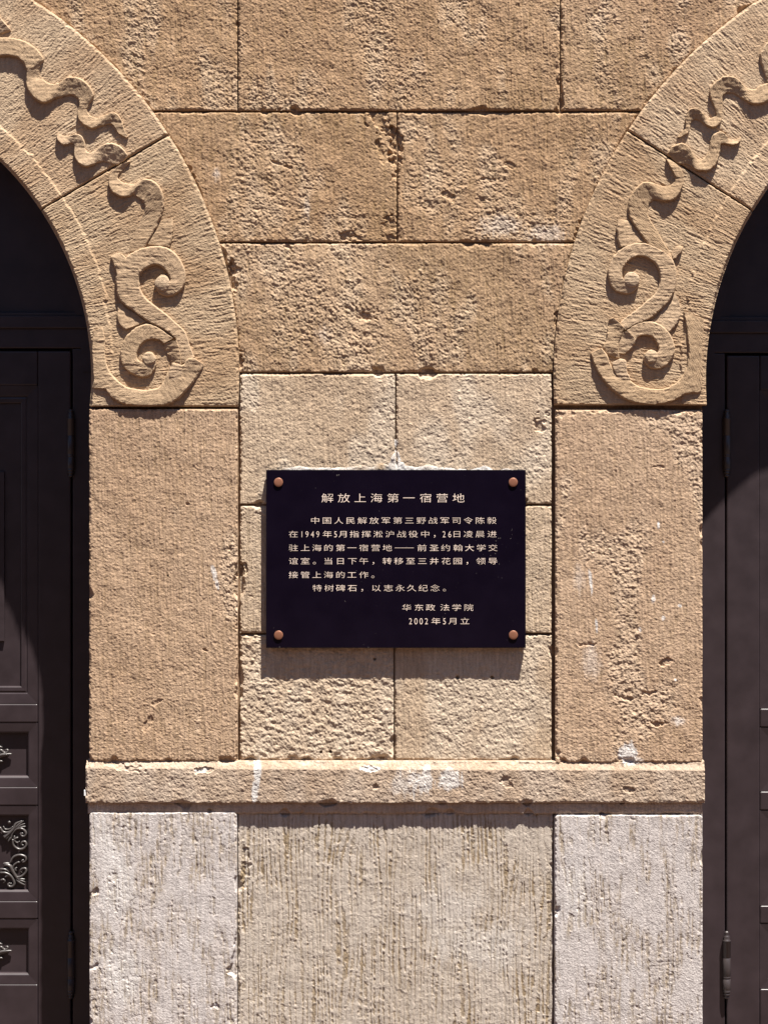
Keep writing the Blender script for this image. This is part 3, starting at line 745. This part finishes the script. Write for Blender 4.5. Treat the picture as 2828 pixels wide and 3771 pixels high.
ribbon(VR1, R3, [(148, 830, 280, 772, 4, 12), (180, 950, 350, 860, 9, 10), (230, 1060, 395, 980, 10, 8), (290, 1150, 470, 1090, 11, 5), (370, 1250, 590, 1110, 11, 7), (470, 1335, 630, 1165, 11, 8), (600, 1415, 720, 1230, 11, 9),
                 (750, 1455, 830, 1262, 11, 9), (900, 1465, 930, 1272, 11, 9), (1050, 1450, 1040, 1265, 11, 9), (1170, 1410, 1150, 1220, 11, 9), (1280, 1350, 1235, 1150, 10, 9), (1370, 1322, 1290, 1060, 9, 9),
                 (1490, 1320, 1325, 960, 7, 9), (1510, 1150, 1340, 840, 6, 9), (1510, 1000, 1335, 720, 6, 9), (1510, 800, 1315, 560, 6, 8), (1520, 620, 1292, 400, 6, 7), (1530, 420, 1285, 310, 5, 4)], name='carved_scroll', bulge=1.0)
ribbon(VR1, R3, [(415, 945, 500, 895, 6, 8), (405, 980, 580, 930, 8, 11), (430, 1060, 592, 1060, 8, 10), (500, 1170, 640, 1160, 8, 8)], name='carved_leaf', bulge=1.5)
ribbon(VR1, R3, [(880, 445, 1110, 580, 3, 7), (1000, 345, 1190, 490, 3, 7), (1110, 235, 1240, 380, 3, 6), (1180, 80, 1235, 220, 2, 4)], name='carved_leaf')

# ------------------------------------------------------------------ doors
def dx(sx): return (sx - CX) / PX * KD
def dz(sy): return max(0.0, CZ + (CY - sy) / PX * KD)


def box(bm, x0, x1, z0, z1, y0, y1, bev=.005):
    if x0 > x1: x0, x1 = x1, x0
    if z0 > z1: z0, z1 = z1, z0
    m = bmesh.ops.create_cube(bm, size=1)
    for v in m['verts']:
        v.co = ((x0 + x1) / 2 + v.co.x * (x1 - x0), (y0 + y1) / 2 + v.co.y * (y1 - y0), (z0 + z1) / 2 + v.co.z * (z1 - z0))
    if bev:
        es = list({e for v in m['verts'] for e in v.link_edges})
        bmesh.ops.bevel(bm, geom=es, offset=bev, segments=3, affect='EDGES', profile=.5)


def bm_obj(name, bm, mat, parent, smooth=False, base=(0, 0, 0)):
    bmesh.ops.recalc_face_normals(bm, faces=bm.faces)
    me = bpy.data.meshes.new(name); bm.to_mesh(me); bm.free()
    if smooth:
        for p in me.polygons: p.use_smooth = True
    return link(name, me, mat, parent)


def tube(bm, pts, rad, squash=1.0, n=8, taper=True):
    """round bar through 3-D points"""
    P = cr(pts, 5)
    k = len(P)
    rings = []
    for i in range(k):
        t = P[min(i + 1, k - 1)] - P[max(i - 1, 0)]
        t = t / (np.linalg.norm(t) + 1e-9)
        s = np.cross(t, (0, 1, 0)); s = s / (np.linalg.norm(s) + 1e-9)
        f = i / (k - 1)
        r = rad * ((.55 + .75 * math.sin(math.pi * min(1, f * .8 + .2))) if taper else 1)
        rings.append([bm.verts.new(P[i] + s * r * math.cos(a) + np.array((0, -1, 0)) * r * squash * math.sin(a)) for a in np.linspace(0, 2 * math.pi, n, endpoint=False)])
    for a, b_ in zip(rings[:-1], rings[1:]):
        for j in range(n):
            bm.faces.new((a[j], a[(j + 1) % n], b_[(j + 1) % n], b_[j]))
    bm.faces.new(rings[0]); bm.faces.new(list(reversed(rings[-1])))


def ball(bm, x, y, z, r):
    m = bmesh.ops.create_uvsphere(bm, u_segments=12, v_segments=8, radius=r)
    for v in m['verts']:
        v.co = (v.co.x + x, v.co.y * .8 + y, v.co.z + z)


ORN_CORNER = [([(120, 1560), (140, 1490), (190, 1440), (250, 1440), (292, 1480), (285, 1520), (250, 1525), (230, 1495), (250, 1480)], 9),
              ([(40, 1545), (100, 1495), (150, 1440), (180, 1380), (250, 1345)], 12),
              ([(160, 1440), (210, 1390), (268, 1345)], 9), ([(170, 1445), (220, 1405), (282, 1378)], 8), ([(180, 1445), (240, 1420), (292, 1412)], 8),
              ([(60, 1560), (90, 1530), (130, 1490)], 8), ([(90, 1590), (110, 1555), (130, 1520)], 8), ([(30, 1530), (70, 1505), (120, 1470)], 7),
              ([(140, 1560), (150, 1630), (205, 1675), (265, 1670), (298, 1630), (285, 1590), (250, 1595), (242, 1622), (268, 1632)], 9),
              ([(160, 1520), (160, 1570), (190, 1600), (222, 1585)], 7), ([(160, 1560), (190, 1545), (205, 1540)], 8),
              ([(-10, 1420), (30, 1475), (90, 1480), (140, 1445), (165, 1380)], 9), ([(30, 1410), (55, 1445), (110, 1440), (140, 1410)], 6)]
ORN_LOW = [([(110, 1840), (150, 1770), (220, 1745), (285, 1765), (292, 1810), (260, 1828), (240, 1805)], 9),
           ([(40, 1860), (105, 1870), (140, 1930), (190, 2010), (260, 2065)], 13), ([(30, 1850), (60, 1845), (110, 1845)], 10),
           ([(140, 1930), (150, 1870), (200, 1830), (225, 1832)], 7), ([(150, 1950), (180, 2000), (240, 1995), (290, 1950), (292, 1905), (250, 1905), (228, 1930), (250, 1950)], 9),
           ([(178, 1935), (172, 1905), (192, 1890)], 8), ([(-10, 1950), (60, 1955), (125, 1995), (160, 2070), (140, 2110), (100, 2110), (85, 2085), (108, 2070)], 10),
           ([(50, 2005), (85, 1985), (130, 2010)], 8), ([(190, 2020), (235, 2025), (285, 2028)], 8), ([(190, 2030), (240, 2045), (288, 2062)], 8), ([(180, 2030), (230, 2070), (284, 2095)], 9),
           ([(-10, 1910), (55, 1915), (110, 1950)], 9), ([(60, 1890), (90, 1905), (120, 1940)], 7), ([(0, 2040), (30, 2030), (50, 2050), (30, 2075)], 7)]
ORN_FIN = [([(-90, 600), (-40, 560), (0, 520), (40, 552), (75, 545), (82, 520), (62, 520), (68, 540)], 9), ([(-80, 620), (0, 580), (60, 570), (130, 566)], 12),
           ([(-60, 640), (0, 600), (40, 585), (80, 580), (90, 600)], 8), ([(-90, 470), (-40, 475), (0, 485), (20, 490)], 8), ([(-60, 660), (0, 650), (25, 655)], 8),
           ([(-90, 560), (-30, 540), (20, 560)], 9)]
DS = 340.0 / 1074.0         # zoom pixels of the door crop to photograph pixels, origin (0, 2600)


def door(side, label):
    A = ARCH[side]
    sg = A['sgn']
    t0 = float(wx(A['ci'][0]))
    root = empty('arched_door', label, 'door', (t0, DOOR_Y, 0))
    root['kind'] = 'thing'
    root_off = np.array((t0, DOOR_Y, 0))
    hinge_sx = 264 if side == 'L' else 2673
    off = 0 if side == 'L' else 17

    def mir(sx):            # left-door pixel to this door's pixel
        return sx if side == 'L' else hinge_sx + (264 - sx)

    def sub(bm_):
        for v in bm_.verts: v.co -= Vector(root_off)
        return bm_
    ry = DOOR_Y
    ax = A['ri'] / PX
    # frame: two jambs, transom, arched plate and ring above
    bm = bmesh.new()
    zt0, zt1 = dz(1282 + off), dz(1150 + off)
    hx = dx(hinge_sx)
    for s_ in (1, -1):
        xin = t0 + s_ * (hx - t0 + sg * .0025)
        xout = t0 + s_ * sg * (ax + .06)
        box(bm, xin, xout, 0, zt0, ry, ry + .06)
    box(bm, t0 - ax - .06, t0 + ax + .06, zt0, zt1, ry - .004, ry + .06, .003)
    box(bm, t0 - ax - .06, t0 + ax + .06, zt0 + (zt1 - zt0) * .55, zt1 - .012, ry - .014, ry - .004, .003)
    box(bm, t0 - ax - .03, t0 + ax + .03, 0, zt1 - .03, ry + .048, ry + .056, 0)
    bm_obj('door_frame', sub(bm), M_DOOR, root)
    # lunette above the transom
    bm = bmesh.new()
    rr = A['ri'] / PX + .05
    zc = float(wz(A['ci'][1]))
    def halfdisc(r, y):
        pts = [(t0 + r * math.cos(a), zc + r * math.sin(a)) for a in np.linspace(math.radians(-8), math.radians(188), 60)]
        return pts
    P = halfdisc(rr, 0)
    front = [bm.verts.new((x, ry + .02, max(z, zt1 - .01))) for x, z in P]
    back = [bm.verts.new((x, ry + .06, max(z, zt1 - .01))) for x, z in P]
    bm.faces.new(front); bm.faces.new(list(reversed(back)))
    for i in range(len(P)):
        j = (i + 1) % len(P); bm.faces.new((front[i], back[i], back[j], front[j]))
    bm_obj('lunette', sub(bm), M_DOOR, root)
    bm = bmesh.new()
    for ra, rb, yy in ((rr - .02, rr - .12, -.006), (rr - .12, rr - .15, .006)):
        an = np.linspace(0.02, math.pi - .02, 60)
        rings = []
        for a in an:
            c_, s_ = math.cos(a), math.sin(a)
            rings.append([bm.verts.new((t0 + r_ * c_, y_, zc + .02 + r_ * s_)) for r_, y_ in ((ra, ry + .02), (ra, ry + yy), (rb, ry + yy), (rb, ry + .02))])
        for p, q in zip(rings[:-1], rings[1:]):
            for j in range(3):
                bm.faces.new((p[j], p[j + 1], q[j + 1], q[j]))
    for k_ in (-1, 0, 1):
        box(bm, t0 + k_ * ax * .5 - .02, t0 + k_ * ax * .5 + .02, zt1, zc + math.sqrt(max(.01, (rr - .16) ** 2 - (k_ * ax * .5) ** 2)), ry + .004, ry + .02)
    bm_obj('lunette_moulding', sub(bm), M_DOOR, root)

    # leaves: s_=1 is the leaf beside the plaque pier, s_=-1 its mirror
    xo = 139; xi_end = -640      # panel edges in left-door pixels
    panels = [(1420, 2593), (2664, 2899), (2970, 3320), (3388, 3627)]
    for s_ in (1, -1):
        def X(sx):
            return t0 + s_ * (dx(mir(sx)) - t0)
        xa, xb, xc = X(261.5), X(xo), X(xi_end)
        xd = t0 + s_ * sg * .003
        Z = lambda sy: dz(sy + off)
        bm = bmesh.new()
        box(bm, xa, xb, 0, Z(1291), ry, ry + .045, .0055)
        box(bm, xc, xd, 0, Z(1291), ry, ry + .045, .0055)
        edges = [1291] + [q for p in panels for q in p] + [4000]
        for a_, b_ in zip(edges[::2], edges[1::2]):
            box(bm, xb, xc, Z(b_), Z(a_), ry + .0004, ry + .045, .0055)
        leaf = bm_obj('door_leaf', sub(bm), M_DOOR, root)
        for pi, (pa, pb) in enumerate(panels):
            bm = bmesh.new()
            # mitred moulding rings: (inset px, depth mm)
            prof = [(0, 2.2), (0.5, 2.0), (31, 4.2), (34, 5.2), (37, 7.4), (39.4, 10.5), (40.2, 14), (40.5, 20)] if pi else [(0, 2.2), (.5, 2.0), (36, 4.4), (39, 5.4), (40.6, 9), (48, 6.5), (60, 7), (63, 8.5), (65, 15)]
            rings = []
            for ins, dep in prof:
                zz = (Z(pa + ins), Z(pb - ins)); xx = (X(xo - ins), X(xi_end + ins))
                y_ = ry + dep / 1000
                rings.append([bm.verts.new(c) for c in ((xx[0], y_, zz[0]), (xx[1], y_, zz[0]), (xx[1], y_, zz[1]), (xx[0], y_, zz[1]))])
            for p, q in zip(rings[:-1], rings[1:]):
                for j in range(4):
                    bm.faces.new((p[j], p[(j + 1) % 4], q[(j + 1) % 4], q[j]))
            bm.faces.new(rings[-1])
            if pi == 0:
                box(bm, X(14), X(-515), Z(2362), Z(1736), ry + .006, ry + .014, .0012)
            bm_obj('door_panel', sub(bm), M_DOOR, leaf)
            # iron ornaments
            yb_ = ry + .016
            def T(bm_, lst, dy, flipx):
                for pts, r in lst:
                    q = []
                    for (a_, b_) in pts:
                        sx_, sy_ = a_ * DS, 2600 + b_ * DS + dy
                        if flipx: sx_ = (xo + xi_end) - sx_
                        q.append((X(sx_), yb_ - .004, Z(sy_)))
                    tube(bm_, np.array(q), r * DS / PX * KD * 1.3, squash=1.15)
            if pi in (1, 3):
                bm = bmesh.new()
                for fx in (0, 1):
                    T(bm, ORN_FIN, 0 if pi == 1 else 727, fx)
                box(bm, X(-28), X(xo + xi_end + 28), Z((pa + pb) / 2 + 9), Z((pa + pb) / 2 - 9), yb_ - .006, yb_ + .003)
                bm_obj('iron_ornament', sub(bm), M_ORN, leaf, True)
            if pi == 2:
                for fx in (0, 1):
                    for lst, bl in ((ORN_CORNER, [(252, 1495, 18), (100, 1364, 20)]), (ORN_LOW, [(258, 1808, 17), (250, 1925, 12), (118, 2080, 14)])):
                        bm = bmesh.new()
                        T(bm, lst, 0, fx)
                        for a_, b_, r in bl:
                            sx_ = a_ * DS if not fx else (xo + xi_end) - a_ * DS
                            ball(bm, X(sx_), yb_ - .004, Z(2600 + b_ * DS), r * DS / PX)
                        bm_obj('iron_ornament', sub(bm), M_ORN, leaf, True)
        # hinges: lathed barrels with finials
        for (ya, yb2) in ((1506, 1758), (3428, 3678)):
            bm = bmesh.new()
            z0, z1 = dz(yb2), dz(ya)
            Lh = z1 - z0
            r = .0125
            prof = [(0, 0), (.55, .005), (.75, .02), (.55, .04), (.5, .05), (.85, .055), (.85, .075), (.6, .085), (.95, .10), (.95, .115), (.85, .12), (1.0, .14), (1.0, .29), (.9, .295), (.9, .305), (1, .31),
                    (1, .325), (.9, .33), (1, .34), (1, .60), (.92, .605), (.92, .612), (1, .62), (1, .845), (1.05, .85), (1.05, .865), (.75, .875), (.85, .905), (.7, .93), (.45, .945), (.62, .965), (.55, .985), (.3, .998), (0, 1)]
            n = 20
            rings = []
            xh = X(263)
            for rad, t in prof:
                rings.append([bm.verts.new((xh + r * max(rad, .01) * math.cos(a), ry - .009 + r * max(rad, .01) * math.sin(a), z0 + t * Lh)) for a in np.linspace(0, 2 * math.pi, n, endpoint=False)])
            for p, q in zip(rings[:-1], rings[1:]):
                for j in range(n):
                    bm.faces.new((p[j], p[(j + 1) % n], q[(j + 1) % n], q[j]))
            bm_obj('hinge', sub(bm), M_HINGE, root, True)
    return root


door('L', 'dark brown panelled door under the left arch with iron scroll ornaments')
door('R', 'dark brown panelled door under the right arch with a sunlit lower hinge')

# ------------------------------------------------------------------ plaque
PT = .0265                   # front of the slab, metres before the wall
PK = (CAMD - PT) / CAMD
px = lambda sx: (sx - CX) / PX * PK
pz = lambda sy: CZ + (CY - sy) / PX * PK
pc = ((px(980) + px(1936)) / 2, -.0, (pz(1730) + pz(2387)) / 2)
PLQ = empty('memorial_plaque', 'black polished stone plaque with gilded Chinese inscription fixed between the arches', 'plaque', pc)
PO = Vector(pc)
bm = bmesh.new()
box(bm, px(980), px(1936), pz(1730), pz(2387), -PT, -.006, .0016)
for v in bm.verts: v.co -= PO
bm_obj('slab', bm, M_SLAB, PLQ)
for (x, y) in ((1025.7, 1776), (1889.5, 1776), (1026, 2339.6), (1890, 2339)):
    bm = bmesh.new()
    n = 32; rings = []
    for rad, d_ in ((1.0, 0), (1.0, .0028), (.97, .0034), (.9, .0038), (.45, .0041), (.01, .0042)):
        rings.append([bm.verts.new((px(x) + rad * .0139 * math.cos(a), -PT - d_, pz(y) + rad * .0139 * math.sin(a))) for a in np.linspace(0, 2 * math.pi, n, endpoint=False)])
    for p, q in zip(rings[:-1], rings[1:]):
        for j in range(n): bm.faces.new((p[j], p[(j + 1) % n], q[(j + 1) % n], q[j]))
    for v in bm.verts: v.co -= PO
    bm_obj('screw_cap', bm, M_COPPER, PLQ, True)

# inscription: every glyph placed where it stands (zoom pixels of crop 960,1700)
TS = 1000.0 / 1659.0
CH = 'c'
LINES = [
    (222, 73, 53, [('解', 408), ('放', 508), ('上', 608), ('海', 707), ('第', 808), ('一', 905), ('宿', 1008), ('营', 1108), ('地', 1208)]),
    (360, 57, 39, [(c, 333 + 71.9 * i) for i, c in enumerate('中国人民解放军第三野战军司令陈毅')]),
    (443, 57, 39, [('在', 200), ('1', 252), ('9', 283), ('4', 316), ('9', 349), ('年', 407), ('5', 457), ('月', 505), ('指', 572), ('挥', 645), ('淞', 717), ('沪', 790), ('战', 860), ('役', 932), ('中', 1005), ('，', 1062), ('2', 1120), ('6', 1155), ('日', 1198), ('凌', 1268), ('晨', 1340), ('进', 1413)]),
    (527, 57, 39, [('驻', 200), ('上', 272), ('海', 343), ('的', 414), ('第', 487), ('一', 557), ('宿', 630), ('营', 702), ('地', 773), ('—', 877), ('前', 985), ('圣', 1060), ('约', 1130), ('翰', 1205), ('大', 1275), ('学', 1347), ('交', 1418)]),
    (608, 57, 39, [('谊', 200), ('室', 272), ('。', 328), ('当', 413), ('日', 487), ('下', 560), ('午', 630), ('，', 688), ('转', 772), ('移', 843), ('至', 915), ('三', 987), ('井', 1060), ('花', 1132), ('园', 1203), ('，', 1262), ('领', 1345), ('导', 1418)]),
    (692, 57, 39, [('接', 200), ('管', 272), ('上', 343), ('海', 414), ('的', 487), ('工', 557), ('作', 630), ('。', 685)]),
    (773, 57, 39, [('特', 345), ('树', 418), ('碑', 488), ('石', 560), ('，', 620), ('以', 705), ('志', 780), ('永', 852), ('久', 922), ('纪', 992), ('念', 1065), ('。', 1122)]),
    (892, 57, 39, [('华', 892), ('东', 967), ('政', 1037), ('法', 1125), ('学', 1197), ('院', 1270)]),
    (975, 57, 39, [('2', 915), ('0', 948), ('0', 980), ('2', 1012), ('年', 1070), ('5', 1122), ('月', 1175), ('立', 1247)]),
]
fc = bpy.data.curves.new('glyph', 'FONT')
fo = bpy.data.objects.new('glyph', fc); COL.objects.link(fo)
GL = {}


def glyph(c):
    if c not in GL:
        fc.body = c
        bpy.context.view_layer.update()
        ev = fo.evaluated_get(bpy.context.evaluated_depsgraph_get())
        m_ = ev.to_mesh()
        v = np.zeros(len(m_.vertices) * 3); m_.vertices.foreach_get('co', v)
        v = v.reshape(-1, 3); F0 = [tuple(p.vertices) for p in m_.polygons]
        # weld, pull the outline in a little (thin brush strokes) and give the strokes sides
        key = {}; idx = []
        for q in np.round(v, 5).tolist(): idx.append(key.setdefault((q[0], q[1]), len(key)))
        v = np.array([(a, b, 0.0) for a, b in key]); F0 = [tuple(idx[i] for i in f) for f in F0]
        F0 = [f for f in F0 if len(set(f)) == len(f)]
        cnt = {}
        for f in F0:
            ar = sum(v[f[i]][0] * v[f[(i + 1) % len(f)]][1] - v[f[(i + 1) % len(f)]][0] * v[f[i]][1] for i in range(len(f)))
            ff = f if ar > 0 else f[::-1]
            for i in range(len(ff)): cnt[(ff[i], ff[(i + 1) % len(ff)])] = 1
        be = [e for e in cnt if (e[1], e[0]) not in cnt]
        nv_ = np.zeros((len(v), 2))
        for a, b in be:
            d_ = v[b][:2] - v[a][:2]; L_ = np.hypot(*d_) + 1e-9
            nn_ = np.array((-d_[1], d_[0])) / L_
            nv_[a] += nn_; nv_[b] += nn_
        ln = np.linalg.norm(nv_, axis=1, keepdims=True)
        inset = .009 if c.isdigit() else .0105
        v[:, :2] += nv_ / np.maximum(ln, 1e-6) * inset * np.minimum(1.35, 2 / np.maximum(ln, .6)) * (ln > 0)
        n_ = len(v)
        back = v.copy(); back[:, 2] = -.01; v[:, 2] = .012
        GL[c] = (np.vstack([v, back]), F0 + [(a, b, b + n_, a + n_) for a, b in be])
        ev.to_mesh_clear()
    return GL[c]


for (cy, cw, chh, items) in LINES:
    V, F = [], []
    for c, cx in items:
        if c == '—':
            v = np.array([(-.97, -.02, -.01), (.97, -.02, -.01), (.97, .02, -.01), (-.97, .02, -.01), (-.97, -.02, .012), (.97, -.02, .012), (.97, .02, .012), (-.97, .02, .012)])
            f = [(4, 5, 6, 7), (0, 1, 5, 4), (1, 2, 6, 5), (2, 3, 7, 6), (3, 0, 4, 7)]
            ox_, oy_ = 0, 0; sx_, sy_ = 60, 50
        else:
            v, f = glyph(c)
            if c.isdigit():
                ox_ = (v[:, 0].min() + v[:, 0].max()) / 2; oy_ = .36; sx_, sy_ = 44, 54
            elif c in '，。':
                ox_ = (v[:, 0].min() + v[:, 0].max()) / 2; oy_ = .34; sx_, sy_ = 62, 50
            else:
                ox_ = .5; oy_ = .375; sx_, sy_ = cw * 1.09, chh * 1.14
        n0 = len(V)
        for p in v:
            zx = cx + (p[0] - ox_) * sx_; zy = cy - (p[1] - oy_) * sy_
            V.append((px(960 + zx * TS), -PT - .0002 - max(p[2], -.01) * .03, pz(1700 + zy * TS)))
        F += [tuple(n0 + i for i in ff) for ff in f]
    me = bpy.data.meshes.new('inscription_line')
    me.from_pydata([tuple(Vector(p) - PO) for p in V], [], F)
    link('inscription_line', me, M_GOLD, PLQ)
bpy.data.objects.remove(fo)

# small white clip hanging at the end of the ledge
bm = bmesh.new()
box(bm, float(wx(312)), float(wx(320)), float(wz(2930)), float(wz(2908)), -.016, -.006, .001)
c0 = Vector((float(wx(316)), -.011, float(wz(2930))))
for v in bm.verts: v.co -= c0
o = bm_obj('cable_clip', bm, M_CLIP, None)
o.location = c0
o['label'] = 'tiny white clip stuck on the left end of the ledge'; o['category'] = 'clip'
